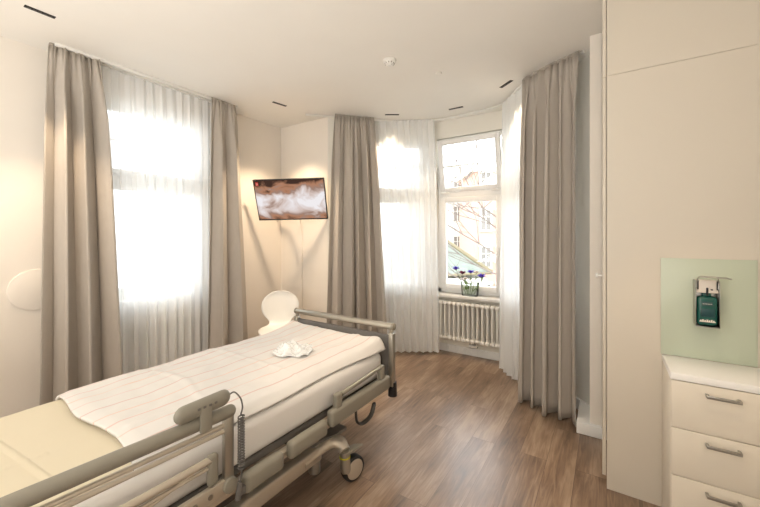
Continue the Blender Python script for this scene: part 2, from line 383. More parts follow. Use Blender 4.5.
# ---------------------------------------------------------------- curtains
def path_pt(pts, u):
    P = [Vector((x,y)) for x, y in pts]; Ls = [(b-a).length for a, b in zip(P, P[1:])]; tot = sum(Ls); s = u*tot
    for i, l in enumerate(Ls):
        if s <= l or i == len(Ls)-1:
            d = (P[i+1]-P[i]).normalized(); return P[i]+d*s, d
        s -= l
def curtain(name, label, cat, top, bot, n, amp, mt, z0=.015, z1=H-.03, seed=0, head=True, group=None, nu=None, bulge=0, omega=.35, mid=None):
    rnd = random.Random(seed); nu = nu or n*24; nv = 36
    c = path_pt(bot, .5)[0]
    t = thing(name, label, cat, (c.x, c.y, 0), 0, group)
    jit = .6 if head else .3; ph = [rnd.uniform(-jit,jit) for _ in range(n*2+2)]; am = [rnd.uniform(.45,1.35) for _ in range(n*2+2)]
    def f(u, k):
        s = u*n*2; i = int(min(s, n*2-1e-6)); fr = s-i; a = am[i]*(1-fr)+am[i+1]*fr
        p = ph[i]*(1-fr)+ph[i+1]*fr
        return a, PI*s+p*2.0
    def P(u, v):
        z = z1+(z0-z1)*v
        a, d1 = path_pt(top, u); b, d2 = path_pt(bot, u)
        w = v**.75
        q = a*(1-w)+b*w; d = (d1*(1-w)+d2*w).normalized(); nrm = Vector((-d.y, d.x))
        A, phs = f(u, v)
        phs += .35*math.sin(v*2.3+seed+u*3)*v
        env = .28+.72*min(1, v*6) if head else .6+.4*min(1, v*5)
        k = amp*A*env*(1+.25*v)
        if head:
            hb_ = min(1, v*5.5); hb_ = hb_*hb_*(3-2*hb_)
            g1 = math.sin(phs); g1 = math.copysign(abs(g1)**.8, g1)
            off = g1*amp*A*(.25+.75*hb_)*(.9+.35*v) + (1-hb_)*.014*math.sin(phs*3.7+seed) + .012*hb_*math.sin(phs*1.7+seed+v*1.5)+.006*noise.noise(Vector((u*9,v*4,seed)))
        else: off = math.sin(phs)*k + amp*.25*math.sin(phs*2.3+seed)*env
        lat = omega*k*math.sin(2*phs)
        q = q+nrm*off+d*lat
        return Vector((q.x, q.y, z+((.012 if head else .003)*math.sin(phs) if v > .98 else 0)))
    bm = nb(); uvl = bm.loops.layers.uv.new('uv')
    g = [[bm.verts.new(P(i/nu, (j/nv))) for i in range(nu+1)] for j in range(nv+1)]
    for j in range(nv):
        for i in range(nu): bm.faces.new((g[j][i],g[j][i+1],g[j+1][i+1],g[j+1][i]))
    # hem fold
    o = obj('curtain_panel', bm, mt, t, True, 180)
    if head:
        sm = o.modifiers.new('thick', 'SOLIDIFY'); sm.thickness = .004
    bm = nb(); nv2 = 3
    def Q(u, v):
        q = P(u, .0); a, d = path_pt(top, u); nrm = Vector((-d.y, d.x)); A, phs = f(u, 0)
        off = math.sin(phs*2)*.012
        q2 = a+nrm*off; return Vector((q2.x+(q.x-q2.x)*v, q2.y+(q.y-q2.y)*v, z1+.022-v*.022+(.006*math.sin(phs*2) if v == 0 else 0)))
    g = [[bm.verts.new(Q(i/nu, j/nv2)) for i in range(nu+1)] for j in range(nv2+1)]
    for j in range(nv2):
        for i in range(nu): bm.faces.new((g[j][i],g[j][i+1],g[j+1][i+1],g[j+1][i]))
    obj('heading_tape', bm, mt, t, True, 180)
    # bottom hem
    bm = nb()
    def Hm(u, j): q = P(u, 1-.018*j); return q
    return t
G1 = 'greige linen drapes'
curtain('curtain', 'greige linen curtain left of the left window, beside the round wall disc', 'curtain',
        [(-3.54,.83),(-3.53,1.14)], [(-3.53,.79),(-3.44,1.28)], 3, .068, M['curtain'], .02, seed=3)
curtain('curtain', 'greige linen curtain between the left window and the television corner', 'curtain',
        [(-3.50,2.1),(-3.50,2.38)], [(-3.5,2.06),(-3.46,2.52)], 2, .05, M['curtain'], .02, seed=5)
curtain('curtain', 'greige linen curtain right of the television, behind the bed footboard', 'curtain',
        [(-2.74,3.20),(-2.56,3.42),(-2.42,3.56)], [(-2.80,3.12),(-2.56,3.38),(-2.20,3.54)], 5, .055, M['curtain'], .02, seed=8)
curtain('curtain', 'greige linen curtain on the right side of the bay, beside the white pier', 'curtain',
        [(-.65,3.44),(-.42,3.28),(-.17,3.16)], [(-.66,3.34),(-.43,3.2),(-.16,3.09)], 5, .07, M['curtain'], .02, seed=11)
curtain('sheer_curtain', 'white sheer curtain across the left window', 'sheer curtain',
        [(-3.615,1.05),(-3.615,2.22)], [(-3.615,1.1),(-3.615,2.22)], 13, .017, M['sheer'], .03, seed=21, head=False, nu=260, omega=.3)
curtain('sheer_curtain', 'white sheer curtain left of the flower window in the bay', 'sheer curtain',
        [(-2.5,3.62),(-2.2,3.84),(-1.82,4.03)], [(-2.32,3.6),(-2.08,3.8),(-1.74,4.01)], 8, .02, M['sheer'], .03, seed=23, head=False, nu=180, omega=.3)
curtain('sheer_curtain', 'white sheer curtain right of the flower window in the bay', 'sheer curtain',
        [(-.98,3.98),(-.78,3.7),(-.55,3.44)], [(-1.0,3.95),(-.8,3.68),(-.56,3.46)], 7, .02, M['sheer'], .03, seed=27, head=False, nu=180, omega=.3)

# ---------------------------------------------------------------- ceiling fittings
def slot(x, y, rz, label, L=.17):
    t = thing('slot_light', label, 'ceiling light', (x, y, H), rz, 'recessed slot lights in the ceiling')
    bm = nb(); box(bm,-L/2,L/2,-.017,.017,-.004,.004,.0015); obj('trim_plate', bm, M['slot'], t, False)
    bm = nb()
    for k in range(5): disc(bm, ((k-2)*L*.18,0,-.0045), (0,0,1), .009, .002, 12)
    islands('lens', bm, M['darkmetal'], t, False)
    return t
slot(-3.13,.69,PI/2,'black slot light in the ceiling above the left curtain',.15)
slot(-3.07,2.64,PI/2*.9,'black slot light in the ceiling before the television corner')
slot(-2.19,3.62,math.radians(33),'black slot light in front of the left bay sheer')
slot(-1.46,3.84,0,'black slot light in front of the flower window')
slot(-.82,3.5,-PI/4*.9,'black slot light in front of the right bay sheer')
t = thing('smoke_detector', 'round white smoke detector on the ceiling', 'smoke detector', (-1.53,2.49,H))
bm = nb(); disc(bm,(0,0,-.008),(0,0,1),.055,.016,bev=.003); obj('base_ring', bm, M['track'], t, False)
bm = nb(); disc(bm,(0,0,-.026),(0,0,-1),.046,.022,r2=.034,bev=.004); disc(bm,(0,0,-.042),(0,0,1),.018,.012); obj('sensor_dome', bm, M['track'], t, False)
bm = nb()
for k in range(10):
    a = 2*PI*k/10; box(bm, .038*math.cos(a)-.003,.038*math.cos(a)+.003,.038*math.sin(a)-.003,.038*math.sin(a)+.003,-.034,-.018)
islands('vent_rib', bm, M['grey'], t, False)
bm = nb(); disc(bm,(-1.28,2.93,H-.006),(0,0,1),.03,.012,bev=.002); recenter(tag(obj('ceiling_cap', bm, M['ceil']), 'small white cap on the ceiling beyond the smoke detector', 'ceiling cap'))
# wall disc
bm = nb(); disc(bm,(XL+.006,.80,1.05),(1,0,0),.158,.012,64,bev=.004)
recenter(tag(obj('wall_disc', bm, M['wall']), 'flat round cream cover plate on the left wall beside the curtain', 'wall plate'))

# ---------------------------------------------------------------- television
TVL = Vector((-3.22,2.94,1.912))
tv = thing('television', 'flat television tilted down from the wall corner showing a brown and white picture', 'television', TVL)
tv.rotation_mode = 'QUATERNION'
yaw = math.atan2(.62,.83); 
Rm = Matrix.Rotation(.51,4,'Z') @ Matrix.Rotation(.355,4,'X') @ Matrix.Rotation(-.018,4,'Y')   # local -Y faces viewer
tv.rotation_quaternion = Rm.to_quaternion()
W2, H2 = .435, .255
bm = nb(); box(bm,-W2,W2,0,.03,-H2,H2,.006); obj('tv_housing', bm, M['black'], tv, False)
bm = nb()
for a in ((-W2,W2,-H2,-H2+.014),(-W2,W2,H2-.01,H2),(-W2,-W2+.01,-H2,H2),(W2-.01,W2,-H2,H2)): box(bm,a[0],a[1],-.004,.002,a[2],a[3],.001)
obj('bezel', bm, M['black'], tv, False)
bm = nb(); box(bm,-W2+.01,W2-.01,-.002,.0,-H2+.014,H2-.01); obj('screen', bm, M['screen'], tv, False)
bm = nb(); box(bm,-W2+.03,-W2+.062,-.004,-.0021,H2-.075,H2-.032); lg = obj('channel_logo', bm, M['red'], tv, False)
bm = nb(); box(bm,-W2+.038,-W2+.042,-.0055,-.004,H2-.068,H2-.04); box(bm,-W2+.048,-W2+.054,-.0055,-.004,H2-.066,H2-.045); islands('logo_figure', bm, M['paper'], lg, False)
bm = nb(); box(bm,-.1,.1,.03,.045,-.1,.1,.003)
inv = Rm.inverted()
def tl(p): return inv @ (Vector(p)-TVL)
tube(bm,[(0,.04,0), tl((-3.42,3.06,1.93)), tl((-3.72,3.1,1.93))],.016,10)
obj('wall_arm', bm, M['darkmetal'], tv, False)
bm = nb(); P0 = Matrix.Translation(TVL) @ Rm @ Vector((.1,.03,-.2))
P0.x = -3.34; pts = [(P0.x,3.1,1.84),(P0.x,3.2,1.7),(P0.x,3.243,1.5),(P0.x,3.243,1.1),(P0.x,3.243,.32)]
tube(bm, catmull(pts,8), .006, 8)
cb = obj('power_cable', bm, M['wall']); tag(cb, 'pale cable running down the far wall below the television', 'cable'); recenter(cb)
t = thing('wall_socket', 'white wall socket at the end of the television cable', 'socket', (P0.x, 3.25, .3))
bm = nb(); box(bm,-.04,.04,-.012,0,-.04,.04,.004); obj('socket_plate', bm, M['white'], t, False)
bm = nb(); disc(bm,(0,-.012,0),(0,1,0),.022,.008,20); obj('socket_insert', bm, M['track'], t, False)

# ---------------------------------------------------------------- chair
cpos = Vector((-3.02,2.60,0))
fwd = Vector((.73,-.68,0)).normalized()
ch = thing('side_chair', 'white moulded chair with rounded back in the corner under the television', 'chair', cpos, math.atan2(fwd.y,fwd.x)+PI/2)  # local -Y = forward
# centre line of the shell: y (forward negative), z, half width
prof = [(-.30,.425,.10),(-.285,.44,.155),(-.24,.452,.19),(-.15,.452,.212),(-.05,.446,.215),(.03,.445,.195),(.085,.450,.15),(.12,.463,.122),(.142,.485,.118),(.155,.51,.135),(.166,.55,.17),(.176,.60,.198),(.188,.66,.208),(.20,.715,.20),(.211,.765,.172),(.219,.80,.13),(.224,.822,.08),(.226,.832,.02)]
pp = catmull([Vector(p) for p in prof], 5)
bm = nb(); nu = 14; g = []
for k, p in enumerate(pp):
    row = []
    for i in range(nu+1):
        u = i/nu*2-1
        back = max(0, min(1, (p.z if False else (p.y-.47)/.2)))
        cx = u*max(.01,p.z)
        y = p.x - (.022*back)*(u*u); z = p.y + (.012*(1-back))*(u*u)
        row.append(bm.verts.new((cx, y, z)))
    g.append(row)
for a, b in zip(g, g[1:]):
    for i in range(nu): bm.faces.new((a[i],a[i+1],b[i+1],b[i]))
sh = obj('seat_shell', bm, M['chair'], ch, False, 60); so = sh.modifiers.new('s','SOLIDIFY'); so.thickness = .012; so.offset = 0
for sx in (-1,1):
    for sy, yb_ in ((-.22,-.26),(.05,.2)):
        bm = nb(); tube(bm,[(sx*.06,-.06,.425),(sx*.15,(sy-.06)*.7,.42),(sx*.2,yb_*.95,.30),(sx*.235,yb_,.012)],.008,10,6); lg = obj('leg', bm, M['chrome'], ch, False)
        bm = nb(); disc(bm,(sx*.235,yb_,.008),(0,0,1),.011,.016,14); obj('rubber_foot', bm, M['black'], lg, False)
bm = nb(); disc(bm,(0,-.06,.425),(0,0,1),.09,.02); obj('seat_hub', bm, M['chrome'], ch, False)

# ---------------------------------------------------------------- bed
XN, XF, Y0, Y1 = -1.30, -2.30, .0, 2.15
bed = thing('hospital_bed', 'grey and beige adjustable hospital bed with side rails and castors', 'bed', ((XN+XF)/2, (Y0+Y1)/2, 0))
def bp(name, bm, m, par=bed, **k): return obj(name, bm, m, par, True, **k)
# base frame
bm = nb()
for x in (-1.412,-2.188): box(bm, x-.035, x+.035, .25, 1.50, .175, .255, .014, 3)
for q in islands('base_beam', bm, M['beige_metal'], bed): pass
bm = nb()
for y in (.4,1.50): box(bm,-2.2,-1.40,y-.05,y+.05,.20,.262,.01)
islands('cross_beam', bm, M['dgrey'], bed)
bm = nb(); box(bm,-1.95,-1.65,.55,1.45,.235,.30,.02); box(bm,-1.88,-1.72,.9,1.1,.25,.38,.01); bp('lift_motor', bm, M['dgrey'])
bm = nb()
for x in (-1.58,-2.02):
    tube(bm,[(x,.42,.26),(x,1.0,.37)],.02,8); tube(bm,[(x,1.5,.26),(x,1.05,.37)],.02,8)
islands('lift_arm', bm, M['darkmetal'], bed)
bm = nb(); tube(bm,[(-1.47,1.53,.30),(-1.47,1.53,.055)],.034,18); bp('support_post', bm, M['steel'])
bm = nb(); prism(bm,[(-1.60,1.42),(-1.43,1.42),(-1.36,1.60),(-1.36,1.70),(-1.44,1.70),(-1.60,1.6)],.262,.28); disc(bm,(-1.47,1.53,.29),(0,0,1),.045,.04); bp('corner_gusset', bm, M['dgrey'])
def castor(cx, cy, s, hd):
    inx = 1 if s < 0 else -1
    bm = nb(); tube(bm, catmull([(cx-s*.117,cy-hd*.26,.215),(cx-s*.115,cy-hd*.15,.222),(cx-s*.09,cy-hd*.06,.24),(cx-s*.045,cy-hd*.015,.235),(cx,cy-hd*.02,.205)],8), .038, 16, sx=1.15, sy=.85, rs=[.036]*20+[.038]*8+[.034]*5)
    arm = bp('castor_arm', bm, M['beige_metal'])
    r = .074
    cs = bp('castor_stem', (lambda b: (tube(b,catmull([(cx,cy-hd*.02,.205),(cx,cy-hd*.015,.14),(cx,cy-hd*.008,.09),(cx,cy,.062)],4),.03,18,rs=[.031]*9+[.029,.027,.024,.018]), b)[1])(nb()), M['steel'])
    bm = nb(); disc(bm,(cx,cy-hd*.018,.168),(0,0,1),.0325,.007); bp('marker_ring', bm, M['yellow'], cs)
    ax = Vector((.97*s,-.24*hd*1,0)).normalized()
    tr_ = Vector((.24*s,.97*hd,0)).normalized()
    wc = Vector((cx,cy,r))+tr_*.045
    bm = nb(); t2 = bmesh.new()
    bmesh.ops.create_cone(t2, cap_ends=True, segments=40, radius1=r, radius2=r, depth=.05)
    es = [e for e in t2.edges if any(len(f.verts) > 4 for f in e.link_faces)]
    bmesh.ops.bevel(t2, geom=es, offset=.012, segments=4, profile=.5, affect='EDGES')
    q = Vector((0,0,1)).rotation_difference(ax).to_matrix().to_4x4(); merge(bm, t2, Matrix.Translation(wc) @ q)
    wh = bp('tyre', bm, M['black'])
    bm = nb()
    for q_ in (-1,1): disc(bm, wc+ax*q_*.0245, ax, r-.016, .006, 32, bev=.002)
    islands('wheel_disc', bm, M['beige_metal'], wh)
    if hd > 0:
        bm = nb(); v = [(cx-.03,cy-.02),(cx+.03,cy-.04),(cx+.045,cy+.10),(cx-.0,cy+.07)]
        prism(bm, v, .188, .2); bp('brake_pedal', bm, M['grey'])
for cx, s in ((-1.295,1),(-2.305,-1)):
    castor(cx, 1.62, s, 1); castor(cx, .35, s, -1)
# upper frame
bm = nb()
for x in (XN-.03, XF+.03): box(bm, x-.02, x+.02, Y0+.03, Y1-.03, .385, .42, .006)
for y in (.1,.75,1.4,2.0): box(bm, XF+.03, XN-.03, y-.02, y+.02, .37, .41, .004)
bp('bed_frame', bm, M['beige_metal'])
bm = nb(); box(bm, XF+.06, XN-.06, Y0+.06, Y1-.06, .42, .455, .008); bp('mattress_platform', bm, M['dgrey'])
# footboard and headboard
def endboard(nm, y, out):
    bm = nb(); tb = []
    N_ = 24; x0, x1 = XF+.03, XN-.03
    box(bm, x0, x1, y-.012, y+.012, .36, .748, .01)
    pn = bp(nm, bm, M['dgrey'])
    bm = nb(); capsule(bm, (XF-.01,y,.81),(XN+.015,y,.81),.024,16); rl = bp('top_rail', bm, M['steel'], pn)
    bm = nb(); disc(bm,(XN+.0,y,.81),(1,0,0),.0255,.022,20,bev=.004); disc(bm,(XF+.005,y,.81),(1,0,0),.0255,.022,20,bev=.004); islands('rail_cap', bm, M['grey'], pn)
    for x in (XN-.012, XF+.012):
        bm = nb(); box(bm, x-.02, x+.02, y-.022, y+.022, .375, .765, .009, 3); tube(bm,[(x,y,.76),(x,y,.80)],.012,12); bp('post', bm, M['steel'], pn)
        bm = nb(); tube(bm,[(x,y+out*.01,.405),(x,y+out*.01,.305)],.034,16,rs=[.030,.034]); bp('corner_bumper', bm, M['black'])
    return pn
endboard('footboard', Y1+.015, 1); endboard('headboard', Y0-.015, -1)
# grey rail sections along both sides
for s, X in ((1,XN),(-1,XF)):
    xo = X+s*.012
    for (ya, yb_, zc, hh) in ((.91,1.12,.418,.042),(1.16,1.425,.43,.042),(1.455,2.07,.452,.048)):
        bm = nb(); box(bm, xo-.024, xo+.026, ya, yb_, zc-hh, zc+hh, .02, 4)
        rl = bp('side_bar', bm, M['grey'])
        if yb_ > 2:
            bm = nb(); tube(bm,[(xo,1.56,.555),(xo,1.97,.575)],.013,12); bp('grip_tube', bm, M['steel'], rl)
            for yy, zz in ((1.53,.55),(1.985,.565)):
                bm = nb(); box(bm, xo-.018, xo+.018, yy-.03, yy+.025, zc+.03, zz+.024, .012, 3); bp('grip_bracket', bm, M['grey'], rl)
            if s > 0:
                bm = nb(); tube(bm, catmull([(xo-.03,1.74,.37),(xo-.005,1.72,.32),(xo-.005,1.78,.285),(xo,1.86,.30),(xo,1.90,.36)],6),.014,10,sx=.6); bp('cable_hook', bm, M['darkmetal'])
                bm = nb()
                for k in range(5): icos(bm,(xo-.0,1.885+.004*k,.315+.012*k),.013,1,(1,1,.7))
                bp('release_knob', bm, M['black'])
    if s < 0: continue
    # raised head side rail
    bm = nb(); zr = lambda y: .785-.028*(y/.84)
    capsule(bm,(xo,-.02,zr(-.02)),(xo,.875,zr(.875)),.026,18,sx=.85,sy=1.0)
    sr = bp('side_rail', bm, M['grey'])
    bm = nb(); tube(bm,[(xo,.0,zr(0)-.048),(xo,.835,zr(.835)-.048)],.009,10); tube(bm,[(xo,.0,zr(0)-.072),(xo,.83,zr(.83)-.072)],.009,10); islands('lower_tube', bm, M['beige_metal'], sr)
    bm = nb(); box(bm, xo-.012, xo+.012, .822, .862, .46, zr(.84)-.01, .004); bp('rail_post', bm, M['steel'], sr)
    bm = nb(); disc(bm,(xo,.842,.465),(1,0,0),.03,.05,20,bev=.004); bp('pivot', bm, M['grey'], sr)
    bm = nb(); box(bm, xo-.012, xo+.012, .0, .86, .435, .495, .008); pl = bp('rail_plate', bm, M['beige_metal'])
    bm = nb()
    for yy in (.12,.70,.76): disc(bm,(xo+s*.013,yy,.465),(1,0,0),.010,.005,14)
    islands('screw', bm, M['chrome'], pl)
    bm = nb(); tube(bm,[(xo,.0,.600),(xo,.77,.600)],.014,12); tube(bm,[(xo,.0,.572),(xo,.77,.572)],.007,8); islands('grip_tube', bm, M['beige_metal'], pl)
    bm = nb(); box(bm, xo-.014, xo+.014, .755, .797, .50, .62, .012, 3); bp('grip_bracket', bm, M['grey'], pl)
    bm = nb(); tube(bm,[(xo-s*.004,.1,.47),(xo-s*.004,.70,.585)],.008,8); bp('diagonal_strut', bm, M['beige_metal'], pl)

# mattress
def soft_box(name, x0, x1, y0, y1, z0, z1, rr, m, nx=24, ny=60, nz=6, fn=None):
    bm = nb(); box(bm, x0, x1, y0, y1, z0, z1, rr, 5)
    return bm
bm = nb(); box(bm, XF+.035, XN-.045, .03, 2.10, .457, .641, .045, 5)
bmesh.ops.subdivide_edges(bm, edges=[e for e in bm.edges if e.calc_length() > .3], cuts=40, use_grid_fill=True)
for v in bm.verts:
    if v.co.z > .6:
        v.co.z += .006*noise.noise(Vector((v.co.x*4, v.co.y*4, 0)))
mt_ = recenter(tag(obj('mattress', bm, M['mattress'], None, True, 60), 'thick mattress under a white fitted sheet on the bed', 'mattress'))
# cream sheet, folded over the head end with fold creases
def sheet(name, x0, x1, y0, y1, fn, mt, label, cat, thick=.006, nx=80, ny=130, uv=True, edge=None):
    bm = nb(); ul = bm.loops.layers.uv.new('uv'); g = []
    for j in range(ny+1):
        row = []
        for i in range(nx+1):
            u, v = i/nx, j/ny; x = x0+(x1-x0)*u; y = y0+(y1-y0)*v
            if edge: x, y = edge(u, v, x, y)
            row.append((bm.verts.new((x, y, fn(x, y, u, v))), u, v))
        g.append(row)
    for j in range(ny):
        for i in range(nx):
            q = (g[j][i],g[j][i+1],g[j+1][i+1],g[j+1][i]); f = bm.faces.new([a[0] for a in q])
            for l, a in zip(f.loops, q): l[ul].uv = (a[1], a[2])
    o = obj(name, bm, mt, None, True, 180); tag(o, label, cat); recenter(o)
    if thick: s = o.modifiers.new('s','SOLIDIFY'); s.thickness = thick; s.offset = 1
    return o
def crease(d, w): return math.exp(-(d/w)**2)
def f_sheet(x, y, u, v):
    z = .652+.012*(1-abs(2*u-1)**6)+.004*noise.noise(Vector((x*5,y*5,1)))
    e = max(0, (abs(2*u-1)-.9)/.1); z -= .008*e**2
    z += .006*crease(y-.33-.10*(x+1.8), .008)+.005*crease(x+1.72,.007)*(1 if y < .4 else .2)
    return z
sheet('folded_blanket', XF+.015, XN-.09, .05, .66, f_sheet, M['blanket'], 'cream folded blanket over the head end of the bed', 'blanket', .008)
def f_duvet(x, y, u, v):
    a = abs(2*u-1)
    z = .676+.022*(1-a**4)
    z -= .012*max(0,(a-.86)/.14)**1.6
    e = max(0, 1-v/.03); z -= .010*e
    # pushed up against the footboard, high at both corners and sagging between them
    q = max(0,(v-.78)/.22)
    z += q**2*(.052*(a**2)+.01)*(1 if v < .985 else .85)
    if v > .985: z -= .03*((v-.985)/.015)
    w = Vector((x*2.2, y*3.4, 3))
    z += .010*noise.noise(w)+.006*noise.noise(w*2.4)
    z += .010*crease((x+1.42+.25*(y-1.5))*1.0+.02*math.sin(y*6), .02)*q
    z += .006*math.sin(14*(x+.5*y)+2*noise.noise(w))*q
    z += .0035*abs(noise.noise(Vector((x*9+2*y, y*5, 7))))+.002*noise.noise(Vector((x*22, y*16, 2)))
    z += .0045*crease(y-.93-.08*noise.noise(w), .012)+.0045*crease(y-1.35-.05*noise.noise(w*.7), .014)
    z += .004*crease(x+1.6+.3*noise.noise(Vector((y*1.5,2,9))), .015)+.004*crease(x+2.05+.25*noise.noise(Vector((y*1.3,5,1))), .012)
    k = min(1, max(0, (a-.93)/.07)); k = k*k*(3-2*k)
    z = z*(1-k)+.646*k
    return z
def e_duvet(u, v, x, y):
    x += .010*math.sin(y*7)*(1 if u > .5 else -.5)*abs(2*u-1)**3
    if u > .5: x += .015*max(0,(v-.8)/.2)
    y += .015*math.sin(u*9+1)*(1-v)**6
    return x, y
sheet('duvet', XF-.005, -1.368, .55, 2.12, f_duvet, M['duvet'], 'white duvet with thin coral pinstripes spread on the bed', 'duvet', .013, 90, 160, edge=e_duvet)

# crumpled pouch on the duvet
bm = nb(); t2 = bmesh.new(); bmesh.ops.create_icosphere(t2, subdivisions=5, radius=1)
for v in t2.verts:
    p = v.co.copy()
    m_ = max(abs(p.x),abs(p.y),.001); k = (abs(p.x)**4+abs(p.y)**4)**.25/max(.001,math.hypot(p.x,p.y)) if math.hypot(p.x,p.y) > .01 else 1
    q = Vector((p.x/max(k,.001), p.y/max(k,.001), p.z))
    n1 = noise.noise(p*2.2+Vector((3,1,4)))+.6*noise.noise(p*5)+.35*abs(noise.noise(p*11))
    q.x *= .115*(1+.12*n1); q.y *= .085*(1+.15*n1); q.z = max(-.012, q.z*(.036+.030*n1)+.006*math.sin(p.x*9+p.y*5))
    if p.x > .5: q.z *= .6
    v.co = q
merge(bm, t2, Matrix.Translation((-1.70,1.58,.727)) @ Matrix.Rotation(.5,4,'Z'))
recenter(tag(obj('plastic_pouch', bm, M['skin_pouch'], None, True, 25), 'crumpled clear white plastic pouch lying on the duvet', 'pouch'))

# bed remote
XR_ = XN+.012
rem = thing('bed_remote', 'grey bed handset clipped on the near side rail with coiled cord', 'remote control', (XR_, .73, .80))
bm = nb(); a0 = Vector((XR_+.012,.625,.825)); a1 = Vector((XR_+.012,.842,.828)); capsule(bm, a0, a1, .032, 20, sx=.62, sy=1.0); hb = obj('handset_body', bm, M['grey'], rem)
bm = nb(); box(bm, XR_-.02, XR_+.022, .715, .755, .795, .822, .008); box(bm, XR_+.018, XR_+.032, .712, .758, .735, .83, .005); obj('rail_clip', bm, M['grey'], rem)
bm = nb()
for k in range(4): box(bm, XR_+.0305, XR_+.0325, .70+.022*k, .711+.022*k, .826, .835, .001)
islands('key', bm, M['dgrey'], rem)
bm = nb(); pts = [(XR_+.012,.84,.83),(XR_+.014,.862,.832),(XR_+.02,.885,.80),(XR_+.02,.895,.76),(XR_+.024,.885,.735)]
P = catmull(pts, 8)
n = 19; zt_, zb_ = .73, .515
for k in range(n*10+1):
    a = 2*PI*k/10; P.append(Vector((XR_+.026+.012*math.cos(a), .885+.012*math.sin(a), zt_+(zb_-zt_)*k/(n*10))))
P += catmull([(XR_+.034,.885,.513),(XR_+.028,.882,.48),(XR_+.024,.878,.44)], 5)
tube(bm, P, .0032, 6); obj('coiled_cord', bm, M['dgrey'], rem)
bm = nb(); tube(bm,[(XR_+.024,.878,.46),(XR_+.02,.874,.39)],.011,12,rs=[.009,.013]); box(bm,XR_-.005,XR_+.02,.885,.915,.39,.425,.005); obj('plug', bm, M['dgrey'], rem)

# ---------------------------------------------------------------- wardrobe, drawers, glass splashback, dispenser
WY = 2.41
wd = thing('wardrobe', 'tall cream wardrobe reaching the ceiling on the right', 'wardrobe', (.3, 2.7, 0))
bm = nb(); box(bm, 0, XR-.012, WY, 2.96, .06, 2.398); obj('lower_carcass', bm, M['cab'], wd)
bm = nb(); box(bm, 0, XR-.012, WY, 2.96, 2.400, H-.004); obj('upper_carcass', bm, M['cab'], wd)
bm = nb(); box(bm, .0, XR-.012, WY+.003, 2.94, 0, .06); obj('kick_board', bm, M['cab'], wd)
bm = nb(); box(bm, -.022, -.003, WY+.002, 2.958, .075, 2.395, .0015); d1 = obj('door', bm, M['cab'], wd)
bm = nb(); tube(bm,[(-.022,2.45,1.235),(-.045,2.45,1.235)],.006,12); disc(bm,(-.05,2.45,1.235),(1,0,0),.014,.012,20,bev=.003); obj('knob', bm, M['white'], d1)
bm = nb(); box(bm, -.022, -.003, WY+.002, 2.958, 2.397, H-.01, .0015); obj('upper_door', bm, M['cab'], wd)
bm = nb(); box(bm, XR-.012, XR-.001, WY, 2.96, 0, H-.002, .001); obj('filler_strip', bm, M['cab'], wd)

dr = thing('chest_of_drawers', 'low white chest of drawers in front of the wardrobe', 'chest of drawers', (.43, 2.26, 0))
DX0, DX1, DY = .25, XR-.004, 2.13
bm = nb(); box(bm, DX0, DX0+.018, DY, WY-.004, .0, .80, .001); box(bm, DX1-.018, DX1, DY, WY-.004, 0, .80, .001); box(bm, DX0+.018, DX1-.018, DY+.02, WY-.004, .05, .80); obj('carcass', bm, M['drawer'], dr)
bm = nb(); box(bm, DX0, DX1, DY-.022, WY-.003, .80, .832, .002); obj('worktop', bm, M['white'], dr)
bm = nb(); box(bm, DX0+.02, DX1-.02, DY+.03, DY+.05, 0, .09); obj('plinth', bm, M['drawer'], dr)
zs = [.796, .575, .353, .131]
for k in range(3):
    bm = nb(); box(bm, DX0+.003, DX1-.0, DY-.02, DY-.001, zs[k+1]+.003, zs[k]-.0, .0015); fr = obj('drawer', bm, M['drawer'], dr)
    bm = nb(); xc = .428; zz = zs[k]-.04; y = DY-.02
    for q in (-1,1): box(bm, xc+q*.052-.006, xc+q*.052+.006, y-.026, y, zz-.006, zz+.006, .002); 
    box(bm, xc-.057, xc+.057, y-.034, y-.024, zz-.007, zz+.007, .003)
    obj('bar_handle', bm, M['chrome'], fr)
bm = nb(); box(bm, DX0+.003, DX1, DY-.02, DY-.001, .03, .128, .0015); obj('base_panel', bm, M['drawer'], dr)

gm = mat('frosted_green_glass', hexc(190,199,180), .3, coat=.0); M['gpanel'] = gm
bm = nb(); box(bm, .245, XR-.014, WY-.007, WY-.001, .834, 1.352, .001)
recenter(tag(obj('glass_splashback', bm, M['gpanel']), 'pale green glass splashback above the drawers', 'glass panel'))

X0, X1, Z0, Z1 = .193+.02, .30, 1.005, 1.225
ds = thing('soap_dispenser', 'wall dispenser with green disinfectant bottle on the green glass', 'dispenser', (.42, WY-.007, .98))
xc = .42; yw = WY-.0075; w = .043
bm = nb(); box(bm, xc-w, xc+w, yw-.004, yw, 1.0170, 1.2470, .001); box(bm, xc-w-.002, xc-w, yw-.07, yw, 1.0170, 1.2470, .0008); box(bm, xc+w, xc+w+.002, yw-.07, yw, 1.0170, 1.2470, .0008); box(bm, xc-w, xc+w, yw-.07, yw, 1.0150, 1.0190, .0008)
obj('bracket', bm, M['chrome'], ds)
bm = nb(); box(bm, xc-w+.004, xc+w-.004, yw-.066, yw-.008, 1.0220, 1.1670, .016, 4); box(bm, xc-.018, xc+.018, yw-.05, yw-.02, 1.1620, 1.1900, .008, 3); bt = obj('bottle', bm, M['green'], ds)
bm = nb(); box(bm, xc-.024, xc+.026, yw-.0675, yw-.066, 1.0670, 1.1070, .0004); box(bm, xc-.02, xc+.02, yw-.0675, yw-.066, 1.1220, 1.1420, .0004); obj('dark_label', bm, M['dkgreen'], bt)
bm = nb(); box(bm, xc-.031, xc+.03, yw-.0675, yw-.066, 1.0410, 1.0450, .0003); 
for k in range(7): box(bm, xc-.028+.008*k, xc-.0225+.008*k, yw-.0675, yw-.066, 1.0440, 1.0540 if k % 2 else 1.0510, .0003)
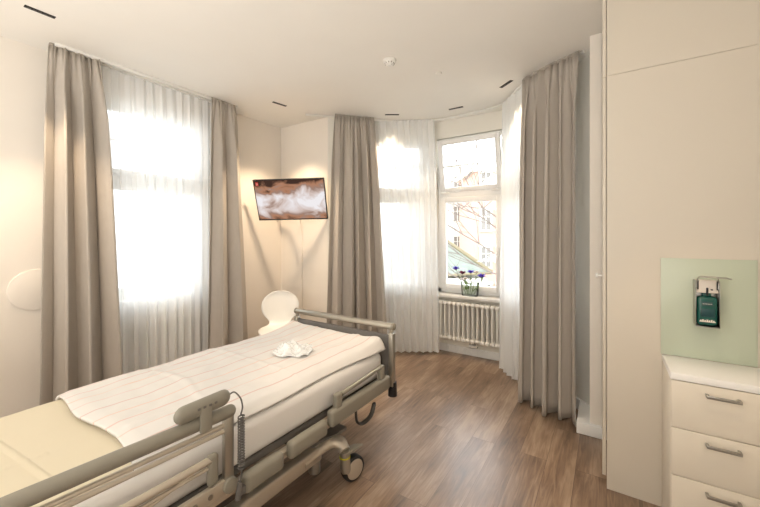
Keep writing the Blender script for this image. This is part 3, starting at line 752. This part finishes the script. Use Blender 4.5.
for k in range(6): box(bm, xc-.018+.006*k, xc-.014+.006*k, yw-.0682, yw-.0675, 1.1300, 1.1330, .0003)
islands('label_lettering', bm, M['paper'], bt)
bm = nb(); box(bm, xc-w+.002, xc+w-.002, yw-.062, yw-.004, 1.1850, 1.2480, .004); 
for k in range(0): pass
obj('pump_housing', bm, M['paper'], ds)
bm = nb(); box(bm, xc-.005, xc+.003, yw-.0655, yw-.061, 1.1720, 1.2120, .001); box(bm, xc+.012, xc+.02, yw-.0655, yw-.061, 1.2000, 1.2060, .001); obj('spout', bm, M['black'], ds)
bm = nb()
for q in (-1,1): tube(bm, [(xc+q*.04,yw-.064,1.2070),(xc+q*.040,yw-.066,1.2420),(xc+q*.033,yw-.075,1.2650),(xc+q*.01,yw-.085,1.2680)], .0026, 8, 5)
tube(bm, [(xc-.03,yw-.08,1.2690),(xc+.03,yw-.085,1.2680),(xc+.075,yw-.12,1.2650)], .003, 8, 5); box(bm, xc-.03, xc+.07, yw-.12, yw-.07, 1.2655, 1.2685, .001)
obj('elbow_lever', bm, M['chrome'], ds)
bm = nb()
for q in (-1,1): box(bm, xc+q*.036-.003, xc+q*.036+.003, yw-.0665, yw-.0625, 1.2020, 1.2470, .001)
obj('lever_strip', bm, M['black'], ds)

# ---------------------------------------------------------------- vase and flowers on the sill
SZ = WZ0
vx, vy = -1.40, 4.15
bm = nb(); A = [(.001,.0),(.075,.0),(.082,.01),(.088,.165)]
rings = []
for r, z in A: rings.append([bm.verts.new((vx+r*1.25*math.cos(2*PI*k/28), vy+r*.8*math.sin(2*PI*k/28), SZ+z+.001)) for k in range(28)])
for a, b in zip(rings, rings[1:]):
    for k in range(28):
        bm.faces.new((a[k],a[(k+1)%28],b[(k+1)%28],b[k]))
bmesh.ops.remove_doubles(bm, verts=bm.verts, dist=.0002)
vs = recenter(tag(obj('glass_vase', bm, M['vase']), 'clear glass vase of flowers on the middle bay window sill', 'vase'))
def flower(x, y, z, m, label, r=.03, fx=0, leafs=7):
    r *= 1.2
    t = thing('cut_flower', label, 'flower', (vx+fx, vy, SZ+.02), 0, 'cut flowers in the glass vase')
    bm = nb(); tube(bm,[(vx+fx,vy,SZ+.02),(vx+(fx+x-vx)*.5,vy,SZ+.14),(x,y,z)],.0028,6,6); obj('stem', bm, M['stem'], t)
    bm = nb()
    for k in range(9):
        a = 2*PI*k/9+random.random()*.3; el = .35+.4*(k % 2)
        q = Matrix.Translation((x,y,z)) @ Matrix.Rotation(a,4,'Z') @ Matrix.Rotation(-el,4,'Y') @ Matrix.Translation((r*.55,0,0))
        t2 = bmesh.new(); bmesh.ops.create_icosphere(t2, subdivisions=2, radius=1); merge(bm, t2, q @ Matrix.Diagonal((r*.6,r*.38,r*.1,1)))
    obj('petals', bm, m, t)
    bm = nb(); icos(bm,(x,y,z+.004),r*.3,2); obj('flower_centre', bm, M['black'] if m != M['pinkp'] else M['stem'], t)
    bm = nb()
    for k in range(leafs):
        a = random.random()*6.28; zz = SZ+.05+random.random()*.16; l = random.uniform(.04,.07)
        f = (zz-SZ)/(z-SZ); bx_ = vx+fx+(x-vx-fx)*f
        q = Matrix.Translation((bx_,vy+random.uniform(-.03,.03),zz)) @ Matrix.Rotation(a,4,'Z') @ Matrix.Rotation(-random.uniform(.5,1.2),4,'Y') @ Matrix.Translation((l*.5,0,0))
        t2 = bmesh.new(); bmesh.ops.create_icosphere(t2, subdivisions=2, radius=1); merge(bm, t2, q @ Matrix.Diagonal((l*.5,l*.14,.002,1)))
    obj('leaves', bm, M['stem'], t)
flower(-1.555,4.09,1.06,M['purple'],'leftmost violet flower in the vase, standing highest',.040,-.05)
flower(-1.475,4.10,1.01,M['plum'],'dark plum flower beside the leftmost violet one in the vase',.038,-.03)
flower(-1.375,4.11,1.025,M['purple'],'violet flower in the middle of the vase',.036,0)
flower(-1.325,4.16,1.02,M['pinkp'],'pale flower just right of the middle violet one',.032,.02,4)
flower(-1.235,4.08,.985,M['purple'],'rightmost violet flower in the vase, hanging lowest',.042,.05)
flower(-1.44,4.1,.945,M['pinkp'],'pale flower low at the front of the vase',.03,-.02,5)

# ---------------------------------------------------------------- outside
FW = Vector((-.547,.837,0)); RT = Vector((.837,.547,0)); GZ = -7.5
bm = nb(); box(bm,-70,60,6.5,90,GZ-.2,GZ); g_ = obj('ground_outside', bm, M['grass']); tag(g_, 'ground outside below the windows', 'ground', kind='structure')
def facade(name, label, cx, t, width, z_top, m, rows, cols, ww, wh, z_first, dz, x_first, dx, groupname):
    base = FW*t+RT*((cx-380)/347*t)
    o = thing(name, label, 'building', (base.x, base.y, GZ), math.atan2(RT.y,RT.x))
    bm = nb(); box(bm,-width/2,width/2,0,6,0,z_top-GZ); obj('wall', bm, m, o, False)
    bm = nb(); prism(bm,[(-width/2-.4,-.4),(width/2+.4,-.4),(width/2+.4,6.4),(-width/2-.4,6.4)],z_top-GZ,z_top-GZ+.4); obj('cornice', bm, M['creamwall'], o, False)
    for r in range(rows):
        for c in range(cols):
            x = x_first+c*dx; z = z_first+r*dz-GZ
            bm = nb()
            for a in ((-ww/2-.12,-ww/2,0,wh),(ww/2,ww/2+.12,0,wh),(-ww/2-.12,ww/2+.12,-.15,0),(-ww/2-.2,ww/2+.2,wh,wh+.2),(-.04,.04,0,wh),(-ww/2,ww/2,wh*.65,wh*.65+.07)): box(bm,x+a[0],x+a[1],-.12,.02,z+a[2],z+a[3])
            wn = obj('window', bm, M['creamwall'], o, False)
            bm = nb(); box(bm,x-ww/2,x+ww/2,-.03,-.005,z,z+wh); obj('pane', bm, M['extwin'], wn, False)
    return o
facade('apartment_building', 'pink plastered house seen through the right of the flower window', 511, 30, 6.2, 7, M['pinkwall'], 4, 4, .8, 1.7, -4.4, 3.2, -2.2, 1.4, '')
facade('apartment_building', 'cream house seen through the left of the flower window', 440, 38, 8.2, 9, M['creamwall'], 4, 5, .8, 1.6, -3.5, 3.3, -2.9, 1.6, '')
base = FW*17+RT*((438-380)/347*17)
pv = thing('pavilion', 'low annex with a pale green pitched roof outside the flower window', 'building', (base.x, base.y, GZ), math.atan2(RT.y,RT.x))
bm = nb(); box(bm,-3,2.4,0,5,0,6.9); obj('wall', bm, M['creamwall'], pv, False)
bm = nb(); v = [bm.verts.new(p) for p in ((-3.4,-.4,6.9),(2.5,-.4,7.2),(2.5,5.4,7.2),(-3.4,5.4,6.9),(-.6,2.3,9.7))]
bm.faces.new((v[0],v[1],v[4])); bm.faces.new((v[1],v[2],v[4])); bm.faces.new((v[2],v[3],v[4])); bm.faces.new((v[3],v[0],v[4])); bm.faces.new((v[3],v[2],v[1],v[0]))
rf = obj('roof', bm, M['copper'], pv, False)
bm = nb(); tube(bm,[(-.6,2.3,9.72),(2.5,-.4,7.25)],.10,8); tube(bm,[(-3.4,-.4,6.9),(2.5,-.4,7.2)],.06,8); obj('ridge', bm, M['roofedge'], rf, False)
# bare tree
base = FW*11+RT*((512-380)/347*11)
tr = thing('bare_tree', 'bare winter tree with spreading branches outside the flower window', 'tree', (base.x, base.y, GZ))
bm = nb(); tube(bm,[(0,0,0),(.05,.05,4),(.0,.0,7.0),(.1,.1,9.5)],.2,10,6,rs=[.2-.15*i/18 for i in range(19)]); obj('trunk', bm, M['bark'], tr, False)
rb = random.Random(4)
def branch(bm, p, d, L, r, lev):
    pts = [p]; q = p.copy(); dd = d.copy()
    for k in range(5):
        dd = (dd+Vector((rb.uniform(-.25,.25),rb.uniform(-.25,.25),rb.uniform(-.12,.2)))).normalized(); q = q+dd*L/5; pts.append(q.copy())
        if lev > 0 and k >= 1:
            for _ in range(2 if lev > 1 else 1):
                nd = (dd+Vector((rb.uniform(-.8,.8),rb.uniform(-.8,.8),rb.uniform(-.3,.7)))).normalized(); branch(bm, q.copy(), nd, L*.55, r*.5, lev-1)
    tube(bm, pts, r, 5, rs=[max(.005,r*(1-.15*i)) for i in range(len(pts))])
for k in range(9):
    bm = nb(); z = 6.4+.42*k; a = PI+.58+rb.uniform(-.8,.8) if k % 3 != 2 else rb.uniform(-1,1)
    branch(bm, Vector((0,0,z)), Vector((math.cos(a),math.sin(a),rb.uniform(.15,.5))), 3.0, .032, 2)
    obj('branch', bm, M['bark'], tr, False)

# ---------------------------------------------------------------- lights
w = bpy.data.worlds.new('World'); C.world = w; w.use_nodes = True; nt = w.node_tree
bg = nt.nodes['Background']; bg.inputs[1].default_value = 5.2
tc = nt.nodes.new('ShaderNodeTexCoord'); sx = nt.nodes.new('ShaderNodeSeparateXYZ'); nt.links.new(tc.outputs['Generated'], sx.inputs[0])
cr = nt.nodes.new('ShaderNodeValToRGB'); cr.color_ramp.elements[0].position = .0; cr.color_ramp.elements[0].color = (.93,.97,1,1); cr.color_ramp.elements[1].position = .8; cr.color_ramp.elements[1].color = (.85,.93,1,1)
nt.links.new(sx.outputs['Z'], cr.inputs[0]); nt.links.new(cr.outputs[0], bg.inputs[0])

def portal(loc, rz, w_, h_):
    l = bpy.data.lights.new('sky_portal','AREA'); l.shape = 'RECTANGLE'; l.size = w_; l.size_y = h_; l.cycles.is_portal = True
    o = bpy.data.objects.new('sky_portal', l); COL.objects.link(o); o.location = loc
    # -Z of the light points into the room
    o.rotation_euler = (math.radians(90), 0, rz); return o
zc = (WZ0+WZ1)/2; hh = WZ1-WZ0
portal((XL-.25,(LW0+LW1)/2,zc), -PI/2, LW1-LW0, hh)
def mid(p0,p1,u,off):
    p0=Vector(p0);p1=Vector(p1);d=(p1-p0).normalized();n=Vector((-d.y,d.x));q=p0+d*u+n*off;return (q.x,q.y,zc)
def pdir(p0,p1): d=(Vector(p1)-Vector(p0)).normalized(); return math.atan2(d.y,d.x)
portal(mid(bL,b1,.71,.25), pdir(bL,b1), 1.18, hh)
portal(mid(b1,b2,.475,.25), pdir(b1,b2), .87, hh)
portal(mid(b2,bR,.54,.25), pdir(b2,bR), .88, hh)

def spot(loc, to, e, col, ang=70, r=.03, blend=.6):
    l = bpy.data.lights.new('downlight','SPOT'); l.energy = e; l.color = col; l.spot_size = math.radians(ang); l.spot_blend = blend; l.shadow_soft_size = r
    o = bpy.data.objects.new('downlight', l); COL.objects.link(o); o.location = loc
    o.rotation_euler = (Vector(to)-Vector(loc)).to_track_quat('-Z','Y').to_euler(); return o
WARM = (1,.76,.52)
spot((-3.13,.69,H-.02),(-3.45,.85,.5),60,WARM,60)
spot((-3.07,2.64,H-.02),(-3.45,3.0,.5),105,WARM,85,.05)
spot((-2.19,3.62,H-.02),(-2.35,3.78,.6),26,WARM,70)
spot((-1.46,3.84,H-.02),(-1.42,3.4,0),36,WARM,80)
spot((-.82,3.5,H-.02),(-.72,3.75,.6),26,WARM,70)
spot((-1.1,1.95,H-.02),(-1.12,1.9,0),45,WARM,50)
spot((.25,1.2,H-.02),(.42,2.1,.3),30,WARM,45)
def area(loc, to, e, col, sx_, sy_):
    l = bpy.data.lights.new('fill_light','AREA'); l.shape = 'RECTANGLE'; l.size = sx_; l.size_y = sy_; l.energy = e; l.color = col
    o = bpy.data.objects.new('fill_light', l); COL.objects.link(o); o.location = loc
    o.rotation_euler = (Vector(to)-Vector(loc)).to_track_quat('-Z','Y').to_euler(); return o
area((-1.6,-1.3,.9),(-1.7,-.9,3),66,(1,.98,.95),2.6,1.4)  # added fill, no real fixture: low behind the camera, aimed up to brighten the ceiling
area((-.6,-1.9,2.0),(-1.2,2,1.2),14,(1,.97,.94),2.0,1.2)  # second added fill behind the camera, lifts the room from the viewing side

# ---------------------------------------------------------------- camera
cam = bpy.data.cameras.new('camera'); co = bpy.data.objects.new('camera', cam); COL.objects.link(co); C.camera = co
cam.sensor_fit = 'HORIZONTAL'; cam.sensor_width = 36; cam.lens = 347/760*36; cam.clip_start = .02
cam.shift_y = -(253.5-236)/760
co.location = (0,0,1.47); co.rotation_euler = (PI/2, 0, math.atan2(.547,.837))
C.view_settings.view_transform = 'Standard'; C.view_settings.look = 'None'; C.view_settings.exposure = .33; C.view_settings.gamma = 1
